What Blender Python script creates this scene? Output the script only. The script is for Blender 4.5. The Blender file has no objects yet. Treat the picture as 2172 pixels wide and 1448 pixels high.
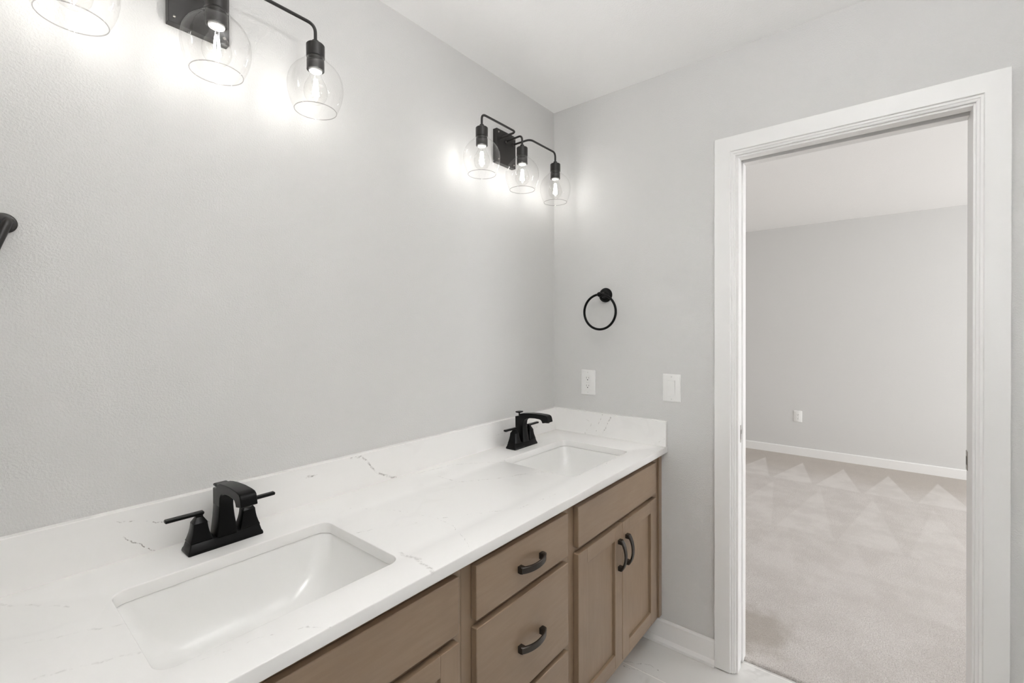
import bpy, bmesh, math, random
from mathutils import Vector, Matrix
random.seed(4)
C = bpy.context.scene.collection
S = bpy.context.scene
PI = math.pi

# ------------------------------------------------------------------ camera
YAW, PITCH, ROLL = 0.685789, -0.005378, -0.002322
FPX = 970.68
f_ = Vector((math.cos(YAW)*math.cos(PITCH), math.sin(YAW)*math.cos(PITCH), math.sin(PITCH)))
r_ = Vector((math.sin(YAW), -math.cos(YAW), 0))
u_ = r_.cross(f_)
r2 = r_*math.cos(ROLL) + u_*math.sin(ROLL)
u2 = -r_*math.sin(ROLL) + u_*math.cos(ROLL)
cd = bpy.data.cameras.new('camera'); cam = bpy.data.objects.new('camera', cd); C.objects.link(cam)
M = Matrix(((r2.x, u2.x, -f_.x, -1.9315), (r2.y, u2.y, -f_.y, -1.3027), (r2.z, u2.z, -f_.z, 1.3476), (0, 0, 0, 1)))
cam.matrix_world = M
cd.sensor_fit = 'HORIZONTAL'; cd.sensor_width = 36; cd.lens = FPX/2172*36
cd.shift_y = -20.02/2172
cd.clip_start = 0.01
S.camera = cam

# ------------------------------------------------------------------ render look
S.view_settings.view_transform = 'Standard'; S.view_settings.look = 'None'
S.view_settings.gamma = 1; S.view_settings.use_curve_mapping = False
S.view_settings.exposure = 0.2
S.cycles.use_denoising = True
S.cycles.max_bounces = 14; S.cycles.diffuse_bounces = 8; S.cycles.transparent_max_bounces = 24
S.cycles.sample_clamp_indirect = 40.0; S.cycles.blur_glossy = 1.0
S.cycles.caustics_reflective = False; S.cycles.caustics_refractive = False

# ------------------------------------------------------------------ world + daylight + added fill
FIL_STRENGTH = 104.0
BOWL_FILL = 66.0  # strength of the added uplight bowl
W = bpy.data.worlds.new('world'); S.world = W; W.use_nodes = True
W.node_tree.nodes['Background'].inputs[0].default_value = (0.93, 0.97, 1.0, 1)
W.node_tree.nodes['Background'].inputs[1].default_value = 0.6

def area(name, loc, rot, sx, sy, power, col=(1, 1, 1)):
    l = bpy.data.lights.new(name, 'AREA'); l.shape = 'RECTANGLE'; l.size = sx; l.size_y = sy
    l.energy = power; l.color = col
    o = bpy.data.objects.new(name, l); C.objects.link(o); o.location = loc; o.rotation_euler = rot
    return o
# daylight through the bedroom window (right-hand wall) plus added bathroom fill left of the camera
area('bedroom_daylight', (1.9, -5.37, 1.45), (PI/2, 0, 0), 2.3, 1.4, 108, (0.96, 0.98, 1.0)).rotation_euler = (-PI/2, 0, PI)
area('bathroom_fill', (-3.42, -1.9, 1.55), (0, -PI/2, 0), 1.0, 1.3, 4.5, (0.97, 0.985, 1.0))

# ------------------------------------------------------------------ materials
def newmat(name):
    m = bpy.data.materials.new(name); m.use_nodes = True
    nt = m.node_tree
    return m, nt, nt.nodes['Principled BSDF']
def N(nt, t, **kw):
    n = nt.nodes.new(t)
    for k, v in kw.items(): setattr(n, k, v)
    return n
def setin(nt, sock, v):
    if hasattr(v, 'is_output') or isinstance(v, bpy.types.NodeSocket): nt.links.new(v, sock)
    else: sock.default_value = v
def math_(nt, op, a, b=None, c=None, clamp=False):
    n = N(nt, 'ShaderNodeMath', operation=op, use_clamp=clamp)
    setin(nt, n.inputs[0], a)
    if b is not None: setin(nt, n.inputs[1], b)
    if c is not None: setin(nt, n.inputs[2], c)
    return n.outputs[0]
def vmath(nt, op, a, b=None, out=0, scale=None):
    n = N(nt, 'ShaderNodeVectorMath', operation=op)
    setin(nt, n.inputs[0], a)
    if b is not None: setin(nt, n.inputs[1], b)
    if scale is not None: setin(nt, n.inputs['Scale'], scale)
    return n.outputs['Value'] if out == 'v' else n.outputs[0]
def noise(nt, vec, scale, detail=2, rough=0.5, color=False):
    n = N(nt, 'ShaderNodeTexNoise')
    if vec is not None: nt.links.new(vec, n.inputs['Vector'])
    n.inputs['Scale'].default_value = scale; n.inputs['Detail'].default_value = detail
    n.inputs['Roughness'].default_value = rough
    return n.outputs['Color'] if color else n.outputs[0]
def mixc(nt, fac, a, b):
    n = N(nt, 'ShaderNodeMix', data_type='RGBA')
    setin(nt, n.inputs[0], fac); setin(nt, n.inputs[6], a); setin(nt, n.inputs[7], b)
    return n.outputs[2]
def ramp(nt, v, a, b, lo=0.0, hi=1.0):
    n = N(nt, 'ShaderNodeMapRange', interpolation_type='SMOOTHSTEP')
    setin(nt, n.inputs[0], v); n.inputs[1].default_value = a; n.inputs[2].default_value = b
    n.inputs[3].default_value = lo; n.inputs[4].default_value = hi
    return n.outputs[0]
def bump(nt, bs, h, strength, dist):
    b = N(nt, 'ShaderNodeBump'); b.inputs['Strength'].default_value = strength
    b.inputs['Distance'].default_value = dist
    nt.links.new(h, b.inputs['Height']); nt.links.new(b.outputs[0], bs.inputs['Normal'])
def pos(nt):
    return N(nt, 'ShaderNodeNewGeometry').outputs['Position']

def painted_wall(name, col, scale=240, dist=0.0011, strength=0.42):
    m, nt, bs = newmat(name); p = pos(nt)
    bs.inputs['Base Color'].default_value = (*col, 1); bs.inputs['Roughness'].default_value = 0.55
    bs.inputs['Specular IOR Level'].default_value = 0.35
    n1 = noise(nt, p, scale, 3, 0.55); n2 = noise(nt, p, scale*0.35, 2, 0.5)
    h = math_(nt, 'ADD', ramp(nt, n1, 0.35, 0.7), math_(nt, 'MULTIPLY', n2, 0.8))
    bump(nt, bs, h, strength, dist)
    return m
WALL = painted_wall('wall_paint', (0.665, 0.659, 0.648))
WALL2 = painted_wall('bedroom_wall_paint', (0.665, 0.659, 0.648), strength=0.25)
CEIL = painted_wall('ceiling_paint', (0.93, 0.925, 0.917), scale=170, dist=0.0015, strength=0.3)

def simple(name, col, rough, metal=0.0, spec=0.5, coat=0.0):
    m, nt, bs = newmat(name)
    bs.inputs['Base Color'].default_value = (*col, 1); bs.inputs['Roughness'].default_value = rough
    bs.inputs['Metallic'].default_value = metal; bs.inputs['Specular IOR Level'].default_value = spec
    bs.inputs['Coat Weight'].default_value = coat; bs.inputs['Coat Roughness'].default_value = 0.15
    return m
def enamel(name, col, rough, wob=0.02):
    m, nt, bs = newmat(name); p = pos(nt)
    bs.inputs['Base Color'].default_value = (*col, 1)
    nn = noise(nt, p, 60, 2)
    setin(nt, bs.inputs['Roughness'], math_(nt, 'MULTIPLY_ADD', nn, wob*2, rough-wob))
    return m
TRIM = enamel('trim_enamel', (0.84, 0.832, 0.82), 0.33)
PLASTIC = simple('white_plastic', (0.84, 0.835, 0.82), 0.3)
SLOTM = simple('dark_slot', (0.05, 0.045, 0.04), 0.6)
BLACK = enamel('matte_black_metal', (0.0035, 0.0034, 0.0033), 0.3, 0.03)
BLACK.node_tree.nodes['Principled BSDF'].inputs['Specular IOR Level'].default_value = 0.17
BLACK2 = enamel('dark_bronze_metal', (0.018, 0.016, 0.0145), 0.34, 0.04)
PULL = simple('dark_nickel_pull', (0.065, 0.058, 0.052), 0.22, metal=0.85)
STEEL = simple('brushed_steel', (0.42, 0.40, 0.37), 0.35, metal=1.0)
CERAMIC = simple('white_vitreous_china', (0.82, 0.815, 0.80), 0.07, spec=0.5, coat=0.4)

def wood_mat(name, axis):
    m, nt, bs = newmat(name)
    tc = N(nt, 'ShaderNodeTexCoord'); mp = N(nt, 'ShaderNodeMapping')
    nt.links.new(pos(nt), mp.inputs[0])
    mp.inputs['Scale'].default_value = {'z': (1, 1, 0.12), 'x': (0.12, 1, 1)}[axis]
    g = noise(nt, mp.outputs[0], 95, 4, 0.6); big = noise(nt, mp.outputs[0], 9, 3, 0.6)
    blot = noise(nt, pos(nt), 7, 2, 0.5)
    a = mixc(nt, ramp(nt, g, 0.3, 0.72), (0.262, 0.180, 0.114, 1), (0.292, 0.205, 0.134, 1))
    b = mixc(nt, ramp(nt, big, 0.3, 0.75, 0, 0.35), a, (0.335, 0.243, 0.166, 1))
    c = mixc(nt, ramp(nt, blot, 0.4, 0.8, 0, 0.4), b, (0.225, 0.149, 0.09, 1))
    nt.links.new(c, bs.inputs['Base Color'])
    bs.inputs['Roughness'].default_value = 0.36; bs.inputs['Specular IOR Level'].default_value = 0.5
    bs.inputs['Coat Weight'].default_value = 0.35; bs.inputs['Coat Roughness'].default_value = 0.3
    bump(nt, bs, g, 0.06, 0.0004)
    return m
WOODV = wood_mat('stained_maple_vertical', 'z'); WOODH = wood_mat('stained_maple_horizontal', 'x')

# veins of the worktop: every vein is a chain of points on the stone, in metres
CZ = 0.8487
VE = []
def vein(pts, w, k):
    for a, b in zip(pts[:-1], pts[1:]): VE.append((a, b, w, k))
def top(p): return [(x, y, CZ) for x, y in p]
def bk(p): return [(x, -0.0201, z) for x, z in p]
def sd(p): return [(-0.0201, y, z) for y, z in p]
vein(top([(-1.408, -.248), (-1.346, -.286), (-1.267, -.305), (-1.188, -.354), (-1.12, -.386), (-1.045, -.434), (-.934, -.509), (-.867, -.515), (-.776, -.53)]), .0016, .55)
vein(top([(-1.12, -.386), (-1.135, -.464), (-1.165, -.528), (-1.19, -.572)]), .0016, .5)
vein(top([(-1.324, -.064), (-1.276, -.092), (-1.216, -.16), (-1.152, -.267), (-1.12, -.386)]), .0014, .4)
vein(top([(-1.303, -.462), (-1.292, -.516), (-1.306, -.58)]), .009, .35)
vein(top([(-.921, -.04), (-.763, -.061), (-.653, -.149), (-.62, -.2)]), .006, .22)
vein(top([(-.887, -.123), (-.887, -.215), (-.785, -.289), (-.634, -.355), (-.571, -.49)]), .004, .38)
vein(top([(-.42, -.50), (-.364, -.489), (-.258, -.496), (-.188, -.482), (-.096, -.514)]), .002, .4)
vein(top([(-1.70, -.50), (-1.632, -.513), (-1.563, -.544), (-1.528, -.585)]), .002, .35)
vein(top([(-1.90, -.02), (-1.86, -.08), (-1.80, -.16)]), .004, .3)
vein(top([(-1.86, -.24), (-1.795, -.273), (-1.74, -.31)]), .004, .22)
vein(top([(-1.86, -.36), (-1.80, -.382), (-1.75, -.41)]), .004, .22)
vein(bk([(-1.74, .95), (-1.704, .936), (-1.668, .923), (-1.625, .906), (-1.584, .897), (-1.53, .88)]), .0018, .9)
vein(bk([(-1.702, .901), (-1.668, .871), (-1.645, .85)]), .0018, .9)
vein(bk([(-1.294, .927), (-1.277, .93), (-1.263, .926)]), .005, .7)
vein(bk([(-1.152, .95), (-1.119, .948), (-1.085, .915), (-1.059, .882), (-1.032, .864), (-.985, .849)]), .005, .65)
vein(bk([(-.47, .90), (-.30, .905), (-.18, .885)]), .003, .5)
vein(sd([(-.188, .853), (-.224, .902)]), .004, .8); vein(sd([(-.196, .921), (-.212, .912)]), .003, .7)
vein(sd([(-.249, .87), (-.264, .912), (-.281, .949)]), .002, .9)
vein(sd([(-.285, .868), (-.313, .925), (-.325, .946)]), .004, .7)
vein(sd([(-.552, .864), (-.575, .883)]), .002, .7)

def stone(name, base, veinc, segs, bg, rough):
    m, nt, bs = newmat(name); p = pos(nt)
    wob = vmath(nt, 'SUBTRACT', noise(nt, p, 28, 3, 0.6, True), (0.5, 0.5, 0.5))
    pw = vmath(nt, 'ADD', p, vmath(nt, 'SCALE', wob, scale=0.022))
    acc = None
    for a, b, w, k in segs:
        if acc is not None:       # (keeps the node chain sequential so that it fits the shader stack)
            pw = vmath(nt, 'ADD', pw, vmath(nt, 'SCALE', (1e-7, 0, 0), scale=acc))
        ba = Vector(b)-Vector(a)
        pa = vmath(nt, 'SUBTRACT', pw, a)
        h = math_(nt, 'MULTIPLY', vmath(nt, 'DOT_PRODUCT', pa, tuple(ba), out='v'), 1/ba.length_squared, clamp=True)
        d = vmath(nt, 'LENGTH', vmath(nt, 'SUBTRACT', pa, vmath(nt, 'SCALE', tuple(ba), scale=h)), out='v')
        v = ramp(nt, d, 0.0, w, k, 0.0)
        acc = v if acc is None else math_(nt, 'MAXIMUM', acc, v)
    brk = ramp(nt, noise(nt, p, 85, 4, 0.7), 0.42, 0.60)
    col = mixc(nt, math_(nt, 'MULTIPLY', acc, brk), base, veinc) if acc else base
    # broad cloudy drifts and a faint fine vein network
    cl = noise(nt, vmath(nt, 'ADD', p, vmath(nt, 'SCALE', noise(nt, p, 2.2, 3, 0.6, True), scale=0.5)), 2.6, 4, 0.55)
    drift = ramp(nt, math_(nt, 'ABSOLUTE', math_(nt, 'SUBTRACT', cl, 0.5)), 0.0, 0.035, bg, 0.0)
    msk = ramp(nt, noise(nt, p, 4.5, 2), 0.45, 0.62)
    col = mixc(nt, math_(nt, 'MULTIPLY', drift, msk), col, veinc)
    setin(nt, bs.inputs['Base Color'], col)
    bs.inputs['Roughness'].default_value = rough
    return m
QUARTZ = stone('white_quartz', (0.86, 0.85, 0.835, 1), (0.16, 0.135, 0.12, 1), VE, 0.03, 0.26)
FV = []
def fvein(pts, w, k):
    for a, b in zip(pts[:-1], pts[1:]): FV.append(((*a, 0.0), (*b, 0.0), w, k))
fvein([(-.22, -.475), (-.205, -.489), (-.167, -.573), (-.175, -.610)], .003, .6)
fvein([(-.24, -.49), (-.235, -.514), (-.216, -.564), (-.21, -.62)], .003, .6)
fvein([(-.30, -.62), (-.27, -.68), (-.16, -.80)], .003, .35)
fvein([(.02, -.88), (-.02, -1.02), (-.12, -1.10)], .003, .3)

def tile_mat():
    m = stone('marble_look_tile', (0.70, 0.69, 0.67, 1), (0.10, 0.085, 0.07, 1), FV, 0.16, 0.2)
    nt = m.node_tree; bs = nt.nodes['Principled BSDF']
    src = bs.inputs['Base Color'].links[0].from_socket
    sx = N(nt, 'ShaderNodeSeparateXYZ'); nt.links.new(pos(nt), sx.inputs[0])
    gx = math_(nt, 'ADD', sx.outputs[0], 0.219+0.305*40)      # joints parallel to y, 0.305 apart
    row = math_(nt, 'FLOOR', math_(nt, 'DIVIDE', gx, 0.305))
    fx = math_(nt, 'SUBTRACT', gx, math_(nt, 'MULTIPLY', row, 0.305))
    dx = math_(nt, 'MINIMUM', fx, math_(nt, 'SUBTRACT', 0.305, fx))
    gy = math_(nt, 'ADD', math_(nt, 'ADD', sx.outputs[1], 0.653-0.203*0+0.61*20), math_(nt, 'MULTIPLY', math_(nt, 'SUBTRACT', 39, row), 0.207))
    fy = math_(nt, 'MODULO', gy, 0.61)
    dy = math_(nt, 'MINIMUM', fy, math_(nt, 'SUBTRACT', 0.61, fy))
    d = math_(nt, 'MINIMUM', dx, dy)
    g = ramp(nt, d, 0.0008, 0.0022, 1, 0)
    nt.links.new(mixc(nt, g, src, (0.82, 0.80, 0.77, 1)), bs.inputs['Base Color'])
    setin(nt, bs.inputs['Roughness'], math_(nt, 'MULTIPLY_ADD', g, 0.5, 0.25))
    return m
TILE = tile_mat()

def carpet_mat():
    m, nt, bs = newmat('cut_pile_carpet'); p = pos(nt)
    sx = N(nt, 'ShaderNodeSeparateXYZ'); nt.links.new(p, sx.inputs[0]); X, Y = sx.outputs[0], sx.outputs[1]
    n1 = noise(nt, p, 210, 3, 0.7); n2 = noise(nt, p, 5, 3, 0.6); n3 = noise(nt, p, 900, 1)
    base = mixc(nt, ramp(nt, n1, 0.3, 0.7), (0.60, 0.548, 0.508, 1), (0.95, 0.905, 0.872, 1))
    base = mixc(nt, ramp(nt, n3, 0.35, 0.5, 0.28, 0), base, (0.33, 0.28, 0.23, 1))
    # brushed pile: rows of triangles left by a vacuum cleaner
    def tri(x0, x1, period, y0, k):
        t = math_(nt, 'PINGPONG', math_(nt, 'ADD', Y, y0+period*20), period/2)      # 0..period/2
        wdt = math_(nt, 'MULTIPLY', math_(nt, 'DIVIDE', math_(nt, 'SUBTRACT', X, x1), (x0-x1)), period/2*0.94)
        inn = ramp(nt, math_(nt, 'SUBTRACT', wdt, t), -0.006, 0.012)
        lim = math_(nt, 'MULTIPLY', ramp(nt, X, x0-0.02, x0+0.02), ramp(nt, X, x1, x1+.01, 1, 0))
        return math_(nt, 'MULTIPLY', math_(nt, 'MULTIPLY', inn, lim), k)
    t1 = tri(2.76, 3.45, 0.33, 0.327, 0.8)
    t2 = tri(1.62, 2.66, 0.345, 0.19, 0.55)
    t3 = tri(0.9, 1.75, 0.36, 0.05, 0.25)
    tt = math_(nt, 'MAXIMUM', math_(nt, 'MAXIMUM', t1, t2), t3)
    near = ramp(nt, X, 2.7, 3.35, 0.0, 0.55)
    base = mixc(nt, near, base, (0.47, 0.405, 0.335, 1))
    base = mixc(nt, math_(nt, 'MULTIPLY', tt, 0.85), base, (0.86, 0.815, 0.78, 1))
    base = mixc(nt, ramp(nt, n2, 0.35, 0.62, 0.25, 0), base, (0.50, 0.45, 0.405, 1))
    # darker, ragged-edged patch just inside the doorway
    dd = vmath(nt, 'LENGTH', vmath(nt, 'MULTIPLY', vmath(nt, 'SUBTRACT', p, (0.32, -0.84, 0)), (1.0, 1.3, 0)), out='v')
    dd = math_(nt, 'ADD', dd, math_(nt, 'MULTIPLY', math_(nt, 'SUBTRACT', noise(nt, p, 12, 3), 0.5), 0.25))
    base = mixc(nt, ramp(nt, dd, 0.10, 0.24, 0.6, 0), base, (0.42, 0.365, 0.30, 1))
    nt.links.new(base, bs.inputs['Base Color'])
    bs.inputs['Roughness'].default_value = 0.95; bs.inputs['Specular IOR Level'].default_value = 0.1
    bs.inputs['Sheen Weight'].default_value = 0.25
    bump(nt, bs, n1, 1.0, 0.008)
    return m
CARPET = carpet_mat()

def glass_mat(name, tint, ior=1.45, k=1.0):
    m = bpy.data.materials.new(name); m.use_nodes = True; nt = m.node_tree
    nt.nodes.remove(nt.nodes['Principled BSDF']); out = nt.nodes['Material Output']
    tr = N(nt, 'ShaderNodeBsdfTransparent'); tr.inputs[0].default_value = (*tint, 1)
    gl = N(nt, 'ShaderNodeBsdfGlossy'); gl.inputs['Roughness'].default_value = 0.03
    lw = N(nt, 'ShaderNodeLayerWeight'); lw.inputs[0].default_value = 0.5
    fr = math_(nt, 'MULTIPLY_ADD', math_(nt, 'POWER', lw.outputs['Facing'], 3.5), 0.55*k, 0.045*k)
    mx = N(nt, 'ShaderNodeMixShader')
    nt.links.new(fr, mx.inputs[0])
    nt.links.new(tr.outputs[0], mx.inputs[1]); nt.links.new(gl.outputs[0], mx.inputs[2])
    nt.links.new(mx.outputs[0], out.inputs[0])
    return m
GLASS = glass_mat('clear_shade_glass', (0.992, 0.99, 0.989), 1.45, 0.75)
RIMG = glass_mat('polished_glass_rim', (0.80, 0.795, 0.79), 1.5)
BULBG = glass_mat('clear_bulb_glass', (0.985, 0.985, 0.98), 1.4, 0.6)
PANE = glass_mat('window_glass', (0.96, 0.97, 0.97), 1.45, 0.8)
def emit(name, col, s):
    m = bpy.data.materials.new(name); m.use_nodes = True; nt = m.node_tree
    nt.nodes.remove(nt.nodes['Principled BSDF'])
    e = N(nt, 'ShaderNodeEmission'); e.inputs[0].default_value = (*col, 1); e.inputs[1].default_value = s
    nt.links.new(e.outputs[0], nt.nodes['Material Output'].inputs[0]); return m
FILAMENT = emit('lit_filament', (1.0, 0.98, 0.955), FIL_STRENGTH)

# ------------------------------------------------------------------ mesh helpers
def finish(name, bm, mat, parent=None, smooth=None, bevel=None, kind=None):
    bmesh.ops.remove_doubles(bm, verts=bm.verts[:], dist=1e-6)
    bmesh.ops.recalc_face_normals(bm, faces=bm.faces[:])
    me = bpy.data.meshes.new(name); bm.to_mesh(me); bm.free()
    mats = mat if isinstance(mat, (list, tuple)) else [mat]
    for mm in mats: me.materials.append(mm)
    o = bpy.data.objects.new(name, me); C.objects.link(o)
    if parent:
        o.parent = parent
        o.matrix_parent_inverse = Matrix()
    if bevel:
        b = o.modifiers.new('bevel', 'BEVEL'); b.width = bevel; b.segments = 2; b.limit_method = 'ANGLE'
        b.angle_limit = math.radians(40); b.harden_normals = False
    if smooth is not None:
        for pl in me.polygons: pl.use_smooth = True
        me.set_sharp_from_angle(angle=math.radians(smooth))
    if kind: o['kind'] = kind
    return o
def thing(name, label, cat, loc, group=None):
    o = bpy.data.objects.new(name, None); C.objects.link(o); o.location = loc
    o.empty_display_size = 0.05
    o['label'] = label; o['category'] = cat
    if group: o['group'] = group
    return o
def box(bm, x0, x1, y0, y1, z0, z1):
    x0, x1 = min(x0, x1), max(x0, x1); y0, y1 = min(y0, y1), max(y0, y1); z0, z1 = min(z0, z1), max(z0, z1)
    v = [bm.verts.new(p) for p in ((x0, y0, z0), (x1, y0, z0), (x1, y1, z0), (x0, y1, z0), (x0, y0, z1), (x1, y0, z1), (x1, y1, z1), (x0, y1, z1))]
    for f in ((0, 3, 2, 1), (4, 5, 6, 7), (0, 1, 5, 4), (1, 2, 6, 5), (2, 3, 7, 6), (3, 0, 4, 7)): bm.faces.new([v[i] for i in f])
def loft(bm, rings, cap0=True, cap1=True):
    vs = [[bm.verts.new(p) for p in r] for r in rings]
    n = len(vs[0])
    for a, b in zip(vs[:-1], vs[1:]):
        for i in range(n): bm.faces.new((a[i], a[(i+1) % n], b[(i+1) % n], b[i]))
    if cap0: bm.faces.new(vs[0][::-1])
    if cap1: bm.faces.new(vs[-1])
def lathe(bm, prof, org=(0, 0, 0), axis='z', seg=32, cap0=False, cap1=False, sgn=1):
    rings = []
    for r, h in prof:
        ring = []
        for i in range(seg):
            a = 2*PI*i/seg; c, s = r*math.cos(a), r*math.sin(a); h2 = h*sgn
            p = {'z': (c, s, h2), 'x': (h2, c, s), 'y': (c, h2, s)}[axis]
            ring.append((org[0]+p[0], org[1]+p[1], org[2]+p[2]))
        rings.append(ring)
    loft(bm, rings, cap0, cap1)
def tube(bm, path, r, seg=12):
    path = [Vector(p) for p in path]; rings = []
    up = None
    for i, p in enumerate(path):
        t = (path[min(i+1, len(path)-1)]-path[max(i-1, 0)]).normalized()
        if up is None:
            up = Vector((0, 0, 1)) if abs(t.z) < 0.9 else Vector((1, 0, 0))
        n = (up - t*up.dot(t)).normalized(); up = n
        b = t.cross(n)
        rings.append([p+n*r*math.cos(2*PI*k/seg)+b*r*math.sin(2*PI*k/seg) for k in range(seg)])
    loft(bm, rings)
def fillet(pts, r, n=7):
    pts = [Vector(p) for p in pts]; out = [pts[0]]
    for a, b, c in zip(pts[:-2], pts[1:-1], pts[2:]):
        d1 = (a-b).normalized(); d2 = (c-b).normalized()
        ang = d1.angle(d2); t = min(r/math.tan(ang/2), (a-b).length*0.49, (c-b).length*0.49)
        p1 = b+d1*t; p2 = b+d2*t
        for k in range(n+1):
            s = k/n; out.append((1-s)**2*p1+2*s*(1-s)*b+s*s*p2)
    out.append(pts[-1]); return out
def prism(bm, poly, a0, a1, plane):
    """poly in 2D, extruded from a0 to a1. plane 'yz' -> along x ; 'xz' -> along y ; 'xy' -> along z"""
    def P(u, v, w): return {'yz': (w, u, v), 'xz': (u, w, v), 'xy': (u, v, w)}[plane]
    loft(bm, [[P(u, v, a0) for u, v in poly], [P(u, v, a1) for u, v in poly]])
def rrect(cx, cy, hx, hy, r, n=6):
    out = []
    for qx, qy, a0 in ((1, 1, 0), (-1, 1, 90), (-1, -1, 180), (1, -1, 270)):
        for k in range(n+1):
            a = math.radians(a0+90*k/n)
            out.append((cx+qx*(hx-r)+r*math.cos(a), cy+qy*(hy-r)+r*math.sin(a)))
    return out
def quad_sheet(bm, pts):
    bm.faces.new([bm.verts.new(p) for p in pts])
def copy_tree(o, parent=None):
    c = o.copy(); C.objects.link(c)
    if parent: c.parent = parent
    for ch in list(o.children): copy_tree(ch, c)
    return c

# ------------------------------------------------------------------ room shell
H = 2.44; WT = 0.12
XL, YR = -3.45, -2.95          # bathroom's hidden left and rear sides
XF, YB0, YB1 = 3.74, 1.3, -5.4   # bedroom
DY0, DY1, DH = -0.857, -1.502, 2.012   # door opening
def struct(name, bm, mat, **k):
    return finish(name, bm, mat, kind='structure', **k)
bm = bmesh.new(); box(bm, XL, WT, 0, WT, 0, H); struct('wall_back', bm, WALL)
# right wall with the doorway; its two faces and the pocket between them
bm = bmesh.new()
for xa, xb in ((0, 0.040), (0.083, WT)):
    box(bm, xa, xb, 0, DY0+0.018, 0, H); box(bm, xa, xb, DY0+0.018, DY1-0.018, DH+0.018, H); box(bm, xa, xb, DY1-0.018, YR, 0, H)
box(bm, 0.04, 0.083, 0, -0.03, 0, H); box(bm, 0.04, 0.083, DY1-0.018, YR, 0, H); box(bm, 0.04, 0.083, 0, DY1-0.018, DH+0.10, H)
struct('wall_right', bm, WALL)
bm = bmesh.new(); box(bm, -1.944-WT, -1.944, 0, -0.72, 0, H); struct('wall_left', bm, WALL)
bm = bmesh.new()
box(bm, XL-WT, XL, WT, -1.2, 0, H); box(bm, XL-WT, XL, -2.6, YR-WT, 0, H)
box(bm, XL-WT, XL, -1.2, -2.6, 0, 1.0); box(bm, XL-WT, XL, -1.2, -2.6, 2.1, H)
struct('wall_far_left', bm, WALL)
bm = bmesh.new(); box(bm, XL, WT, YR-WT, YR, 0, H); struct('wall_rear', bm, WALL)
bm = bmesh.new(); box(bm, XL-WT, WT, WT, YR-WT, H, H+0.1); struct('ceiling', bm, CEIL)
bm = bmesh.new(); box(bm, XL-WT, 0.0985, WT, YR-WT, -0.05, 0); struct('floor', bm, TILE)
# bedroom shell
bm = bmesh.new(); box(bm, XF, XF+WT, YB0+WT, YB1-WT, -0.05, H); struct('wall_bedroom_far', bm, WALL2)
bm = bmesh.new(); box(bm, WT, XF, YB0, YB0+WT, -0.05, H); struct('wall_bedroom_left', bm, WALL2)
bm = bmesh.new(); box(bm, 0.0, WT, WT, YB0+WT, -0.05, H); box(bm, 0.0, WT, YR-WT, YB1-WT, -0.05, H); struct('wall_bedroom_near', bm, WALL2)
bm = bmesh.new()
box(bm, WT, 0.7, YB1-WT, YB1, -0.05, H); box(bm, 3.1, XF, YB1-WT, YB1, -0.05, H)
box(bm, 0.7, 3.1, YB1-WT, YB1, -0.05, 0.7); box(bm, 0.7, 3.1, YB1-WT, YB1, 2.2, H)
struct('wall_bedroom_right', bm, WALL2)
bm = bmesh.new(); box(bm, WT, XF+WT, YB0+WT, YB1-WT, H, H+0.1); struct('ceiling_bedroom', bm, CEIL)
bm = bmesh.new(); box(bm, 0.0985, XF, YB0, YB1, -0.05, -0.012); struct('floor_bedroom', bm, TRIM)
# windows
def window(name, p0, p1, q, z0, z1, axis, pane):
    def bx(bm, a0, a1, d0, d1, zz0, zz1):
        if axis == 'x': box(bm, a0, a1, q+d0, q+d1, zz0, zz1)
        else: box(bm, q+d0, q+d1, a0, a1, zz0, zz1)
    bm = bmesh.new()
    for a in ((p0, p0+.05, z0, z1), (p1-.05, p1, z0, z1), (p0, p1, z0, z0+.05), (p0, p1, z1-.05, z1), ((p0+p1)/2-.02, (p0+p1)/2+.02, z0, z1)):
        bx(bm, a[0], a[1], -.08, -.03, a[2], a[3])
    w = struct(name, bm, TRIM)
    bm = bmesh.new(); bx(bm, p0+.05, p1-.05, -.058, -.052, z0+.05, z1-.05)
    finish('pane', bm, PANE, w)
window('window_1', 0.7, 3.1, YB1, 0.7, 2.2, 'x', PANE)
window('added_window', -2.6, -1.2, XL, 1.0, 2.1, 'y', PANE)  # unseen window added to go with the bathroom fill light

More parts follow.
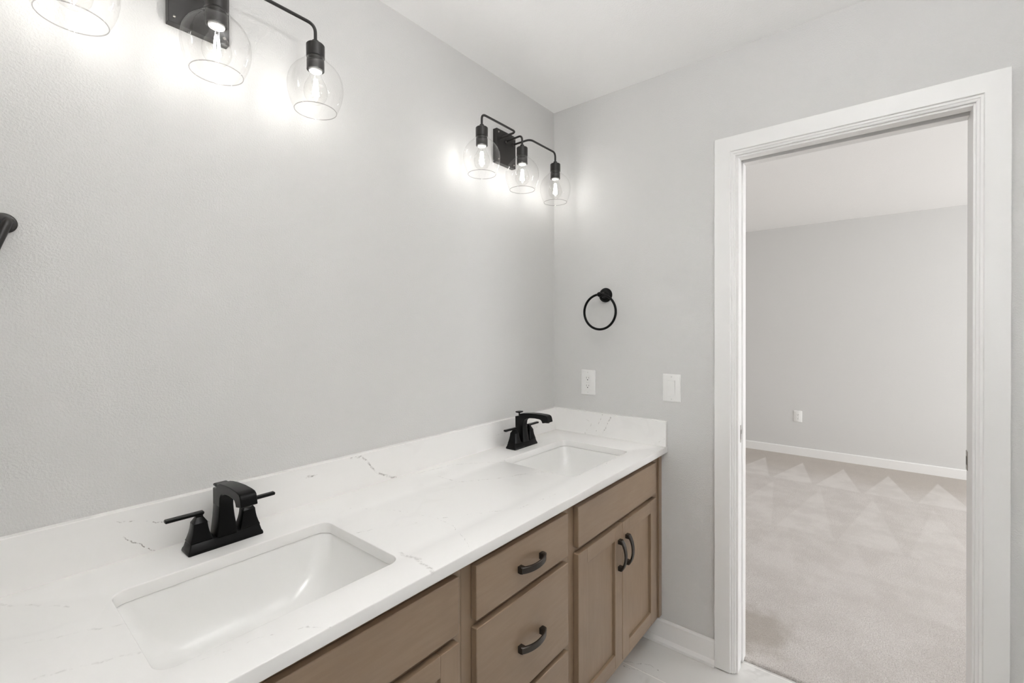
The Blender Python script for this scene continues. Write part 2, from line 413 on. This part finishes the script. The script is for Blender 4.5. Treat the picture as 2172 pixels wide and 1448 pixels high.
# carpet: real relief near the doorway
def carpet():
    rnd = random.Random(2); bm = bmesh.new()
    def strip(x0, x1, y0, y1, nx, ny, amp, edge=False):
        g = []
        for i in range(nx+1):
            row = []
            for j in range(ny+1):
                x = x0+(x1-x0)*i/nx; y = y0+(y1-y0)*j/ny
                ak = max(0., min(1., (1.3-x)/.9)); z = 0.010+rnd.uniform(-amp, amp)*ak
                if 0 < i < nx and 0 < j < ny: x += rnd.uniform(-1, 1)*amp*.7; y += rnd.uniform(-1, 1)*amp*.7
                if edge and i == 0: x += rnd.uniform(-.003, .004); z = -0.004
                if edge and i == 1: z *= .85
                if (i in (0, nx) or j in (0, ny)) and not (edge and i == 0): z = 0.010
                row.append(bm.verts.new((x, y, z)))
            g.append(row)
        for i in range(nx):
            for j in range(ny): bm.faces.new((g[i][j], g[i+1][j], g[i+1][j+1], g[i][j+1]))
    strip(0.0985, WT+.001, DY0, DY1, 5, 150, .0018, True)
    strip(WT+.001, 1.3, DY0+.5, DY1-.5, 235, 330, .0015)
    quad_sheet(bm, [(1.3, YB0, .01), (XF, YB0, .01), (XF, YB1, .01), (1.3, YB1, .01)])
    quad_sheet(bm, [(WT, YB0, .01), (1.3, YB0, .01), (1.3, DY0+.5, .01), (WT, DY0+.5, .01)])
    quad_sheet(bm, [(WT, DY1-.5, .01), (1.3, DY1-.5, .01), (1.3, YB1, .01), (WT, YB1, .01)])
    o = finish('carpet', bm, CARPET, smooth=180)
    o['kind'] = 'stuff'; o['label'] = 'light beige cut pile carpet covering the bedroom floor beyond the doorway'; o['category'] = 'carpet'
carpet()

# baseboards
def board_profile(h, t):
    return [(0, 0), (t+.010, 0), (t+.010, .012), (t+.004, .022), (t, .026), (t, h-.006), (t-.004, h), (0, h)]
bm = bmesh.new()
prism(bm, [(-u, z) for u, z in board_profile(.101, .013)], -0.03, -0.7745, 'xz'); 
struct('baseboard_right', bm, TRIM, bevel=.0012)
bm = bmesh.new(); prism(bm, [(-u, z) for u, z in board_profile(.101, .013)], -1.581, YR, 'xz'); struct('baseboard_right', bm, TRIM, bevel=.0012)
bm = bmesh.new(); prism(bm, [(XF-u, z+.006) for u, z in [(0, 0), (.014, 0), (.014, .084), (.010, .09), (0, .09)]], YB0, YB1, 'xz'); struct('baseboard_bedroom', bm, TRIM, bevel=.0012)

# door casing: stepped profile mitred round the opening. (s = distance outwards from the inner edge, x = stand-off)
def casing():
    yl, yr, zt = -0.849, -1.508, 2.0195
    prof = [(0, 0), (0, .007), (.004, .009), (.0065, .009), (.009, .0125), (.0125, .0125), (.0155, .0125), (.0175, .018), (.019, .018), (.074, .018), (.0755, .0165), (.0755, 0)]
    rings = []
    for k in range(4):
        ring = []
        for s, x in prof:
            y = (yl+s) if k < 2 else (yr-s*.94)
            z = .004 if k in (0, 3) else zt+s
            ring.append((-x, y, z))
        rings.append(ring)
    bm = bmesh.new(); loft(bm, rings)
    struct('trim_1', bm, TRIM, bevel=.0008)
casing()
# jambs of the pocket door: split on the left and at the head, solid on the right
bm = bmesh.new()
for xa, xb in ((-0.0, 0.043), (0.080, WT+.003)):
    box(bm, xa, xb, DY0, DY0+.018, 0.003, DH+.018)
    box(bm, xa, xb, DY0, DY1, DH, DH+.018)
box(bm, 0, WT+.003, DY1, DY1-.018, 0.003, DH+.018)
jamb = struct('trim_2', bm, TRIM, bevel=.0012)
bm = bmesh.new(); box(bm, .034, .0425, DY0-.0012, DY0+.002, .900, .968); finish('latch_strip', bm, STEEL, jamb)
bm = bmesh.new(); box(bm, .036, .040, DY0-.0016, DY0+.001, .912, .948); finish('latch_slot', bm, SLOTM, jamb)
bm = bmesh.new(); box(bm, .094, .1225, DY1+.0018, DY1-.003, .899, .959); finish('strike_plate', bm, STEEL, jamb)
bm = bmesh.new(); box(bm, .100, .117, DY1+.0022, DY1-.003, .915, .942); finish('strike_slot', bm, SLOTM, jamb)
# casing on the bedroom side
bm = bmesh.new()
box(bm, WT, WT+.016, DY0+.006, DY0+.078, 0, DH+.08); box(bm, WT, WT+.016, DY1-.006, DY1-.078, 0, DH+.08); box(bm, WT, WT+.016, DY0+.006, DY1-.006, DH+.006, DH+.08)
struct('trim_3', bm, TRIM, bevel=.0015)
# the pocket door, slid into the wall
bm = bmesh.new(); box(bm, .044, .079, DY0+.006, DY0+.72, .012, DH+.03)
dr = struct('door_1', bm, TRIM, bevel=.001)
bm = bmesh.new(); box(bm, .072, .0788, DY0+.0052, DY0+.008, .926, .944); finish('edge_pull', bm, STEEL, dr)

# ------------------------------------------------------------------ worktop with cut-outs
SINKS = (-1.5315, -0.394)
SY, SHX, SHY = -0.3265, 0.2155, 0.1585
DEPTH, TH = 0.5803, 0.0272
def curve_solid(name, loops, z0, z1, bev, mat, parent=None):
    cu = bpy.data.curves.new(name, 'CURVE'); cu.dimensions = '2D'; cu.fill_mode = 'BOTH'
    cu.extrude = (z1-z0)/2-bev; cu.bevel_depth = bev; cu.bevel_resolution = 2; cu.offset = -bev
    for lp in loops:
        sp = cu.splines.new('POLY'); sp.points.add(len(lp)-1); sp.use_cyclic_u = True
        for q, (x, y) in zip(sp.points, lp): q.co = (x, y, 0, 1)
    t = bpy.data.objects.new(name, cu); C.objects.link(t)
    dg = bpy.context.evaluated_depsgraph_get(); dg.update()
    me = bpy.data.meshes.new_from_object(t.evaluated_get(dg)); bpy.data.objects.remove(t)
    for v in me.vertices: v.co.z += (z0+z1)/2
    me.materials.clear(); me.materials.append(mat); me.name = name
    bm = bmesh.new(); bm.from_mesh(me); bpy.data.meshes.remove(me)
    return finish(name, bm, mat, parent, smooth=35)
XW = -1.944
outer = [(XW+.001, -.001), (-.001, -.001), (-.001, -DEPTH), (XW+.001, -DEPTH)]
ct = curve_solid('countertop', [outer]+[rrect(cx, SY, SHX, SHY, .028, 8) for cx in SINKS], CZ-TH, CZ, .0022, QUARTZ)
ZS = 0.9565
ct['label'] = 'white quartz countertop with fine grey veins, holding both sinks'; ct['category'] = 'countertop'
def splash(x0, x1, y0, y1, label):
    bm = bmesh.new(); box(bm, x0, x1, y0, y1, CZ-.0010, ZS)
    o = finish('backsplash', bm, QUARTZ, bevel=.0012); o['label'] = label; o['category'] = 'backsplash'
splash(XW+.001, -.0205, -.0005, -.0201, 'long low white quartz backsplash along the wall behind both faucets')
splash(-.0005, -.0201, -.0005, -DEPTH+.0005, 'short white quartz side splash below the power outlet, at the counter end by the doorway')

# ------------------------------------------------------------------ sinks
def make_sink():
    t = thing('undermount_sink', '', 'sink', (0, SY, CZ-TH-.0005))
    inner = [(.000, .2185, .1615, .030), (-.004, .2165, .1595, .031), (-.02, .2125, .1555, .034), (-.05, .204, .149, .038), (-.085, .187, .139, .044), (-.11, .165, .126, .05), (-.127, .135, .108, .055), (-.137, .095, .080, .055), (-.142, .05, .045, .04), (-.144, .0225, .0225, .0224)]
    rings = []
    for z, hx, hy, r in [(-.006, .235, .178, .04), (-.0012, .235, .178, .04)]+inner:
        rings.append([(x, y, z) for x, y in rrect(0, 0, hx, hy, r, 8)])
    outr = []
    for z, hx, hy, r in [(-.156, .028, .028, .0279), (-.15, .10, .085, .055), (-.12, .165, .128, .05), (-.06, .212, .157, .04), (-.012, .224, .167, .035)]:
        outr.append([(x, y, z) for x, y in rrect(0, 0, hx, hy, r, 8)])
    bm = bmesh.new(); loft(bm, rings+outr+[rings[0]], False, False)
    finish('basin', bm, CERAMIC, t, smooth=60)
    bm = bmesh.new(); lathe(bm, [(.0222, -.1535), (.0222, -.1425), (.0205, -.1412), (.016, -.1432), (.0135, -.1432), (.0133, -.1395), (.010, -.1380), (.0001, -.1375)], (0, 0, 0), 'z', 32)
    finish('drain', bm, BLACK, t, smooth=40)
    return t
sk = make_sink(); sk.location.x = SINKS[0]; sk['label'] = 'white rectangular undermount sink nearer the viewer, under the large black faucet at left'
s2 = copy_tree(sk); s2.location.x = SINKS[1]; s2['label'] = 'white rectangular undermount sink in the far corner beneath the towel ring'
for q in (sk, s2): q['group'] = 'sinks set in the quartz worktop'

# ------------------------------------------------------------------ faucets
def make_faucet():
    t = thing('faucet', '', 'faucet', (0, -.093, CZ))
    def sq(cx, cy, hx, hy, z, r=.003, n=2): return [(x, y, z) for x, y in rrect(cx, cy, hx, hy, r, n)]
    bm = bmesh.new()
    loft(bm, [sq(0, 0, .078, .026, 0), sq(0, 0, .0785, .0265, .003), sq(0, 0, .0775, .0255, .0075), sq(0, 0, .0755, .0235, .0105), sq(0, 0, .0725, .0205, .0225), sq(0, 0, .0715, .0195, .0235)])
    finish('base_plate', bm, BLACK, t, smooth=35, bevel=.0008)
    # spout: flared square tower plus the bent arm
    bm = bmesh.new()
    lv = [(.022, .0215, -.024, .024), (.030, .0208, -.0238, .0232), (.045, .0190, -.0236, .0215), (.062, .0170, -.0240, .0193), (.078, .0157, -.0246, .0177), (.092, .0149, -.0249, .0167), (.104, .0146, -.0246, .0163)]
    def rc(z, w, y0, y1):   # y0 rear offset (towards wall positive), y1 front
        return [(x, y, z) for x, y in rrect(0, -(y0+y1)/2, w, (y1-y0)/2, .0022, 2)]
    loft(bm, [rc(z, w, a, b) for z, w, a, b in lv])
    prof = [(-.0246, .040), (-.0250, .098), (-.0255, .127), (-.004, .1305), (-.002, .1400), (.02, .1440), (.05, .1472), (.085, .1490), (.118, .1485), (.1345, .1468), (.1415, .1425), (.1450, .1345), (.1480, .1200), (.1180, .1140), (.1150, .1205), (.1100, .1258), (.1020, .1285), (.080, .1293), (.055, .1275), (.036, .1235), (.0245, .1180), (.0190, .1100), (.0167, .098), (.0163, .040)]
    def wd(u): return .0150 + max(0, u-.03)*.018
    # planar side strips so that the width can grow gently towards the tip
    loft(bm, [[(-wd(u), -u, z) for u, z in prof], [(wd(u), -u, z) for u, z in prof]])
    finish('spout', bm, BLACK, t, smooth=35, bevel=.0016)
    bm = bmesh.new(); lathe(bm, [(.0001, .1195), (.009, .1195), (.009, .1155), (.0001, .1155)], (0, -.133, 0), 'z', 20); finish('aerator', bm, BLACK2, t, smooth=40)
    for s in (-1, 1):
        bm = bmesh.new(); cx = s*.0508
        loft(bm, [sq(cx, 0, .0222, .0200, .0235), sq(cx, 0, .0222, .0200, .0262), sq(cx, 0, .0215, .0194, .0268), sq(cx, 0, .0192, .0178, .034), sq(cx, 0, .0168, .0160, .043), sq(cx, 0, .0152, .0147, .052), sq(cx, 0, .0143, .0139, .060), sq(cx, 0, .0141, .0137, .0640), sq(cx, 0, .0070, .0070, .0760, .002), sq(cx, 0, .0068, .0068, .0800, .002)])
        hb = finish('handle_body', bm, BLACK, t, smooth=26)
        bm = bmesh.new(); x0, x1 = s*.0415, s*.1150
        rings = []
        for k in range(9):
            q = k/8; x = x0+(x1-x0)*q
            if k == 1: x = x0+(x1-x0)*.02
            if k == 7: x = x0+(x1-x0)*.98
            hw = .0068; hh = .0037
            if k in (0, 8): hw *= .82; hh *= .6
            zc = .0832+.0006*q
            rings.append([(x, a*hw, zc+b*hh) for a, b in ((-1, -.45), (-.75, -1), (.75, -1), (1, -.45), (1, .45), (.75, 1), (-.75, 1), (-1, .45))])
        loft(bm, rings); finish('lever', bm, BLACK, hb, smooth=35)
    return t
fa = make_faucet(); fa.location.x = -1.5285
def knob(t, up):
    bm = bmesh.new()
    def rq(hx, hy, z): return [(x, y, z) for x, y in rrect(0, .0145, hx, hy, .002, 2)]
    z0 = .1275+up
    loft(bm, [rq(.0128, .0095, z0+.001), rq(.0148, .0105, z0+.0035), rq(.0148, .0105, z0+.006), rq(.013, .009, z0+.0075)])
    lathe(bm, [(.0032, z0-.012), (.0032, z0+.003)], (0, .0145, 0), 'z', 12)
    return finish('lift_knob', bm, BLACK, t, smooth=40)
fb = copy_tree(fa); fb.location.x = -.3870
knob(fa, .002); knob(fb, .0135)
fa['label'] = 'large matte black two-handle faucet behind the nearer sink, its drain knob pushed down'
fb['label'] = 'matte black two-handle faucet in the far corner, its drain knob pulled up'
for q in (fa, fb): q['group'] = 'black centre-set faucets'

# ------------------------------------------------------------------ cabinets
YF, YD = -.547, -.566          # face frame front, door front
ZT, ZB = CZ-TH, .114
def slab_front(name, x0, x1, z0, z1, parent, mat=None):
    bm = bmesh.new(); box(bm, x0, x1, YF-.0005, YD, z0, z1)
    return finish(name, bm, mat or WOODH, parent, bevel=.0022, smooth=40)
def shaker(name, x0, x1, z0, z1, parent, st=.0555, rl=.047):
    bm = bmesh.new(); yb = YF-.0005
    box(bm, x0, x0+st, yb, YD, z0, z1); box(bm, x1-st, x1, yb, YD, z0, z1)
    d = finish(name, bm, WOODV, parent, bevel=.0016, smooth=40)
    for za, zb in ((z0, z0+rl), (z1-rl, z1)):
        bm = bmesh.new(); box(bm, x0+st+.0001, x1-st-.0001, yb, YD+.0001, za, zb)
        finish('rail', bm, WOODH, d, bevel=.0010, smooth=40)
    bm = bmesh.new(); box(bm, x0+st-.006, x1-st+.006, yb-.001, YD+.0095, z0+rl-.006, z1-rl+.006)
    finish('panel', bm, WOODV, d)
    return d
def pull(parent, x, z, vertical):
    """bow pull, 110 mm long"""
    L = .0545; rings = []
    n = 18
    for k in range(n+1):
        a = -1+2*k/n
        out = .0300-.0125*a*a-.003*abs(a)**6
        thick = .0026+.0044*abs(a)**3; hw = .0088
        rings.append((a*L, out, thick, hw))
    bm = bmesh.new(); rr_ = []
    for s, out, th, hw in rings:
        ring = []
        for a, b in ((-1, -.8), (-.85, -1), (.85, -1), (1, -.8), (1, .45), (.78, 1), (-.78, 1), (-1, .45)):
            w = a*hw; o = out-th+b*th
            ring.append((x+w, YD-o, z+s) if vertical else (x+s, YD-o, z+w))
        rr_.append(ring)
    loft(bm, rr_)
    for s in (-1, 1):
        c0, c1 = s*(L-.0005), s*(L-.0145)
        a0, a1 = min(c0, c1), max(c0, c1)
        if vertical: box(bm, x-.0080, x+.0080, YD, YD-.0150, z+a0, z+a1)
        else: box(bm, x+a0, x+a1, YD, YD-.0150, z-.0080, z+.0080)
    return finish('handle', bm, PULL, parent, smooth=30)
def carcass(t, x0, x1, rails, stl, str_):
    bm = bmesh.new()
    box(bm, x0, x0+.016, -.004, YF+.019, ZB, ZT-.001); box(bm, x1-.016, x1, -.004, YF+.019, ZB, ZT-.001)
    box(bm, x0, x1, -.004, YF+.019, ZB, ZB+.016); box(bm, x0, x1, -.004, -.012, ZB, ZT-.001)
    finish('body', bm, WOODV, t)
    bm = bmesh.new(); box(bm, x0+.0003, x0+stl, YF, YF+.019, ZB, ZT-.0005); box(bm, x1-str_, x1-.0003, YF, YF+.019, ZB, ZT-.0005)
    for z0, z1 in rails: box(bm, x0+stl, x1-str_, YF+.0002, YF+.019, z0, z1)
    finish('face_frame', bm, WOODV, t, bevel=.0006)
    bm = bmesh.new(); box(bm, x0, x1, -.47, -.458, 0, ZB); finish('toe_kick', bm, WOODH, t)
XA, XB, XC, XD = -1.882, -1.196, -.739, -.053
RS = [(ZB, .168), (.636, .680), (.778, ZT-.0005)]
# nearer sink base
c1 = thing('sink_cabinet', 'taupe brown wooden sink cabinet nearest the viewer, under the nearer sink', 'cabinet', (0, 0, 0), 'vanity sink cabinets')
carcass(c1, XA, XB, RS, .044, .044)
slab_front('false_front', -1.849, -1.2195, .669, .797, c1)
d = shaker('door', -1.849, -1.5365, .152, .650, c1); pull(d, -1.5645, .5455, True)
d = shaker('door', -1.5335, -1.2195, .152, .650, c1); pull(d, -1.506, .5455, True)
# drawer base
c2 = thing('drawer_cabinet', 'taupe brown wooden three-drawer cabinet between the two sink cabinets', 'cabinet', (0, 0, 0))
carcass(c2, XB, XC, [(ZB, .168), (.376, .412), (.636, .680), (.778, ZT-.0005)], .044, .044)
for z0, z1 in ((.669, .797), (.403, .650), (.152, .3855)):
    d = slab_front('drawer', -1.1635, -.7675, z0, z1, c2)
    pull(d, -.956, (z0+z1)/2-.006, False)
# far sink base
c3 = thing('sink_cabinet', 'taupe brown wooden sink cabinet with two paneled doors, against the doorway wall', 'cabinet', (0, 0, 0), 'vanity sink cabinets')
carcass(c3, XC, XD, RS, .044, .044)
slab_front('false_front', -.7085, -.0905, .669, .797, c3)
d = shaker('door', -.7085, -.4055, .152, .650, c3); pull(d, -.4325, .5455, True)
d = shaker('door', -.4025, -.0905, .152, .650, c3); pull(d, -.3735, .5455, True)
bm = bmesh.new(); box(bm, XD+.0003, -.0008, YF+.0004, YF+.019, ZB, ZT-.0005); finish('filler', bm, WOODV, c3)
bm = bmesh.new(); box(bm, -.0295, -.0006, YF, YF-.007, .116, ZT-.0008); finish('scribe_strip', bm, WOODV, c3, bevel=.0012)
bm = bmesh.new(); box(bm, XW+.0008, XA-.0003, YF+.0004, YF+.019, ZB, ZT-.0005); finish('filler', bm, WOODV, c1)

# ------------------------------------------------------------------ vanity lights
def make_light(PX, MID, SP):
    t = thing('vanity_light', '', 'wall light', (PX, 0, 2.133))
    bm = bmesh.new(); box(bm, -.0635, .0635, -.0005, -.0225, -.0715, .0715)
    bp_ = finish('backplate', bm, BLACK2, t, bevel=.0012)
    for sx, sz in ((-1, 1), (1, 1), (-1, -1), (1, -1)):
        bm = bmesh.new(); lathe(bm, [(.0001, .0262), (.0022, .0258), (.0034, .0242), (.0036, .0222)], (sx*.052, 0, sz*.058), 'y', 14, sgn=-1)
        finish('screw', bm, STEEL, bp_, smooth=50)
    D = -.115; ZA = .032
    for k in (-1, 0, 1):
        px = k*.047; lx = MID+k*(SP+(.006 if k < 0 and PX < -1 else 0))
        if k: pts = [(px, -.0222, ZA), (px, D, ZA), (lx, D, ZA), (lx, D, -.012)]
        else: pts = [(px, -.0222, ZA), (lx, D, ZA), (lx, D, -.012)]
        bm = bmesh.new(); tube(bm, fillet(pts, .026 if not k else .024, 8), .0043, 12)
        lathe(bm, [(.0001, .0275), (.0075, .0275), (.0088, .0262), (.0088, .0222)], (px, 0, ZA), 'y', 20, sgn=-1)
        finish('arm', bm, BLACK2, t, smooth=45)
        o = (lx, D, 0)
        bm = bmesh.new()
        lathe(bm, [(.0043, -.008), (.0085, -.010), (.0092, -.0175), (.0115, -.0195), (.0215, -.0205), (.0232, -.0225), (.0232, -.0545), (.0205, -.055), (.0205, -.062), (.0222, -.0625), (.0222, -.0885), (.0205, -.0895), (.0192, -.0885), (.0185, -.075), (.0001, -.072)], o, 'z', 36)
        finish('socket', bm, BLACK2, t, smooth=40)
        bm = bmesh.new()
        outp = [(.0215, -.0560), (.0255, -.0562), (.0272, -.0580), (.0270, -.0610), (.0300, -.0655), (.0395, -.0735), (.0520, -.0850), (.0618, -.0985), (.0680, -.1140), (.0703, -.1310), (.0697, -.1450), (.0665, -.1630), (.0610, -.1800), (.0530, -.1970)]
        inn = [(r-.0016, z) for r, z in outp[::-1]]
        lathe(bm, outp, o, 'z', 64)
        gs = finish('glass_shade', bm, GLASS, t, smooth=60)
        bm = bmesh.new(); lathe(bm, [(.0530, -.1965), (.0535, -.1974), (.0530, -.1984), (.0520, -.1984), (.0517, -.1974), (.0520, -.1965), (.0530, -.1965)], o, 'z', 64)
        finish('rim', bm, RIMG, gs, smooth=60)
        # bulb: white collar, clear envelope, filament cage
        bm = bmesh.new(); lathe(bm, [(.0145, -.074), (.0170, -.084), (.0175, -.0895), (.0160, -.0925), (.0138, -.0930)], o, 'z', 28, cap0=True)
        cb = finish('bulb', bm, PLASTIC, t, smooth=50)
        bm = bmesh.new(); lathe(bm, [(.0138, -.0925), (.0142, -.100), (.0165, -.108), (.0215, -.118), (.0268, -.129), (.0298, -.141), (.0300, -.150), (.0275, -.161), (.0220, -.170), (.0140, -.1760), (.0060, -.1782), (.0001, -.1785)], o, 'z', 32)
        finish('bulb_glass', bm, BULBG, cb, smooth=60)
        bm = bmesh.new()
        for j in range(4):
            a = PI/4+j*PI/2
            p0 = (o[0]+.0035*math.cos(a), o[1]+.0035*math.sin(a), -.112); p1 = (o[0]+.0085*math.cos(a), o[1]+.0085*math.sin(a), -.158)
            tube(bm, [p0, p1], .0013, 6)
        finish('filament', bm, FILAMENT, cb)
        bm = bmesh.new()
        lathe(bm, [(.0001, -.093), (.006, -.093), (.0035, -.100), (.003, -.110), (.0001, -.111)], o, 'z', 12)
        finish('stem', bm, BULBG, cb, smooth=60)
    return t
l1 = make_light(-1.550, .005, .2345); l1['label'] = 'large black three-globe vanity light at upper left, cut by the top of the picture'
l2 = make_light(-.4020, -.0075, .2485); l2['label'] = 'black three-globe vanity light in the far corner, seen whole'
for q in (l1, l2): q['group'] = 'lit clear-globe vanity lights'

# added fill light: unseen uplight bowl that brightens ceiling and walls
BOWL_FILL_MAT = emit('bowl_fill_emitter', (0.995, 0.997, 1.0), BOWL_FILL)
t = thing('fill_bowl', 'white uplight bowl added as fill light, hanging from the ceiling outside the picture', 'added fill light', (-1.45, -1.40, H))
bm = bmesh.new(); lathe(bm, [(.19, -0.405), (.195, -0.405), (.192, -0.425), (.165, -0.455), (.10, -0.480), (.04, -0.488), (.0001, -0.490)], (0, 0, 0), 'z', 48); lathe(bm, [(.19, -0.405), (.17, -0.432), (.0001, -0.440)], (0, 0, 0), 'z', 48); finish('bowl', bm, emit('fill_bowl_glow', (1.0, 0.985, 0.965), BOWL_FILL*.055), t, smooth=40)
bm = bmesh.new(); lathe(bm, [(.0001, -.0005), (.06, -.0005), (.06, -.02), (.010, -.03), (.010, -0.430), (.0001, -0.430)], (0, 0, 0), 'z', 24); finish('stem', bm, PLASTIC, t, smooth=40)
bm = bmesh.new(); lathe(bm, [(.186, -0.406), (.150, -0.398), (.012, -0.394)], (0, 0, 0), 'z', 48); finish('fill_disc', bm, BOWL_FILL_MAT, t, smooth=60)

# ------------------------------------------------------------------ towel rings
def make_ring():
    """built on the wall plane x = 0, sticking out towards -x"""
    t = thing('towel_ring', '', 'towel ring', (0, 0, 0))
    bm = bmesh.new()
    lathe(bm, [(.0330, 0), (.0335, .004), (.0315, .0075), (.0275, .0085), (.0265, .0115), (.0240, .0135), (.0175, .0145), (.0150, .0180), (.0115, .0215), (.0100, .0300), (.0095, .040), (.0001, .040)], (0, 0, 0), 'x', 40, sgn=-1)
    finish('mount', bm, BLACK, t, smooth=35)
    bm = bmesh.new(); lathe(bm, [(.0070, .038), (.0070, .050), (.0090, .053), (.0108, .058), (.0112, .063), (.0100, .068), (.0070, .0715), (.0001, .0725)], (0, 0, 0), 'x', 32, sgn=-1)
    finish('finial', bm, BLACK, t, smooth=50)
    R_, r = .0798, .0055; bm = bmesh.new(); rings = []
    n = 72
    for i in range(n):
        a = 2*PI*i/n; rg = []
        for j in range(12):
            b = 2*PI*j/12; q = R_+r*math.cos(b)
            rg.append((-.060+r*math.sin(b), q*math.sin(a), -.0795+q*math.cos(a)))
        rings.append(rg)
    loft(bm, rings+[rings[0]], False, False)
    finish('ring', bm, BLACK, t, smooth=60)
    return t
tr = make_ring(); tr.location = (-.0003, -.289, 1.507); tr['label'] = 'black round towel ring on the wall above the power outlet'
def make_hook():
    t = thing('wall_hook', 'black wall hook with round base, cut off by the left edge of the picture', 'hook', (-1.8695, 0, 1.5525))
    bm = bmesh.new(); lathe(bm, [(.0190, 0.0003), (.0190, .0035), (.0170, .0060), (.0120, .0068), (.0001, .0068)], (0, 0, 0), 'y', 40, sgn=-1)
    finish('base', bm, BLACK2, t, smooth=35)
    bm = bmesh.new()
    tube(bm, fillet([(.006, -.005, .0045), (.004, -.015, -.001), (-.021, -.024, -.080), (-.026, -.050, -.095), (-.029, -.060, -.070)], .010, 6), .0074, 24)
    finish('prong', bm, BLACK2, t, smooth=60)
make_hook()

# ------------------------------------------------------------------ outlets and switch (on a wall plane facing -x, local)
def plate(bm, w, h, t=.0055):
    loft(bm, [[(-x_, a, b) for a, b in rrect(0, 0, w/2-q, h/2-q, .003, 3)] for x_, q in ((0, 0), (t*.45, 0), (t, .004))])
def screwhead(parent, z, t=.0055):
    bm = bmesh.new(); lathe(bm, [(.0001, .0009), (.0024, .0008), (.003, 0)], (-t, 0, z), 'x', 14, sgn=-1)
    s = finish('screw', bm, PLASTIC, parent, smooth=50)
    bm = bmesh.new(); box(bm, -t-.0012, -t-.0006, -.0003, .0003, z-.0022, z+.0022); finish('screw_slot', bm, SLOTM, s)
def outlet(loc, label, decora, w=.0765, h=.119):
    t = thing('power_outlet', label, 'outlet', loc)
    bm = bmesh.new(); plate(bm, w, h); pl = finish('plate', bm, PLASTIC, t, smooth=35)
    screwhead(pl, .0475); screwhead(pl, -.0475)
    bm = bmesh.new(); loft(bm, [[(-x_, a, b) for a, b in rrect(0, 0, .0165-q, .0335-q, .002, 3)] for x_, q in ((.0045, 0), (.0072, 0), (.0080, .0008))])
    rc = finish('receptacle', bm, PLASTIC, t, smooth=35)
    bm = bmesh.new()
    for s in (-1, 1):
        zc = s*.0185
        box(bm, -.0081, -.0070, .0052, .0066, zc-.001, zc+.0075); box(bm, -.0081, -.0070, -.0066, -.0052, zc, zc+.0070)
        lathe(bm, [(.0001, .00815), (.0026, .00815), (.0026, .0070)], (0, 0, zc-.0062), 'x', 12, sgn=-1)
    if decora: box(bm, -.0081, -.0072, -.0085, .0085, -.0009, -.0006)
    finish('slots', bm, SLOTM, rc)
    return t
outlet((-.0002, -.1958, 1.0945), 'white power outlet above the side splash, left of the light switch', True)
outlet((XF-.0002, -.577, .421), 'small white power outlet low on the bedroom wall', True)
t = thing('light_switch', 'white rocker light switch between the vanity and the doorway', 'light switch', (-.0002, -.5985, 1.0988))
bm = bmesh.new(); plate(bm, .0770, .1175); pl = finish('plate', bm, PLASTIC, t, smooth=35); screwhead(pl, .0475); screwhead(pl, -.0475)
bm = bmesh.new()
for a in ((-.0172, -.0150, -.0342, .0342), (.0150, .0172, -.0342, .0342), (-.0172, .0172, .0320, .0342), (-.0172, .0172, -.0342, -.0320)): box(bm, -.0045, -.0064, a[0], a[1], a[2], a[3])
finish('bezel', bm, PLASTIC, t, bevel=.0004)
bm = bmesh.new(); prism(bm, [(-.0045, -.0318), (-.0062, -.0318), (-.0085, .0), (-.0105, .0318), (-.0045, .0318)], -.0148, .0148, 'xz')
finish('rocker', bm, PLASTIC, t, bevel=.0006)
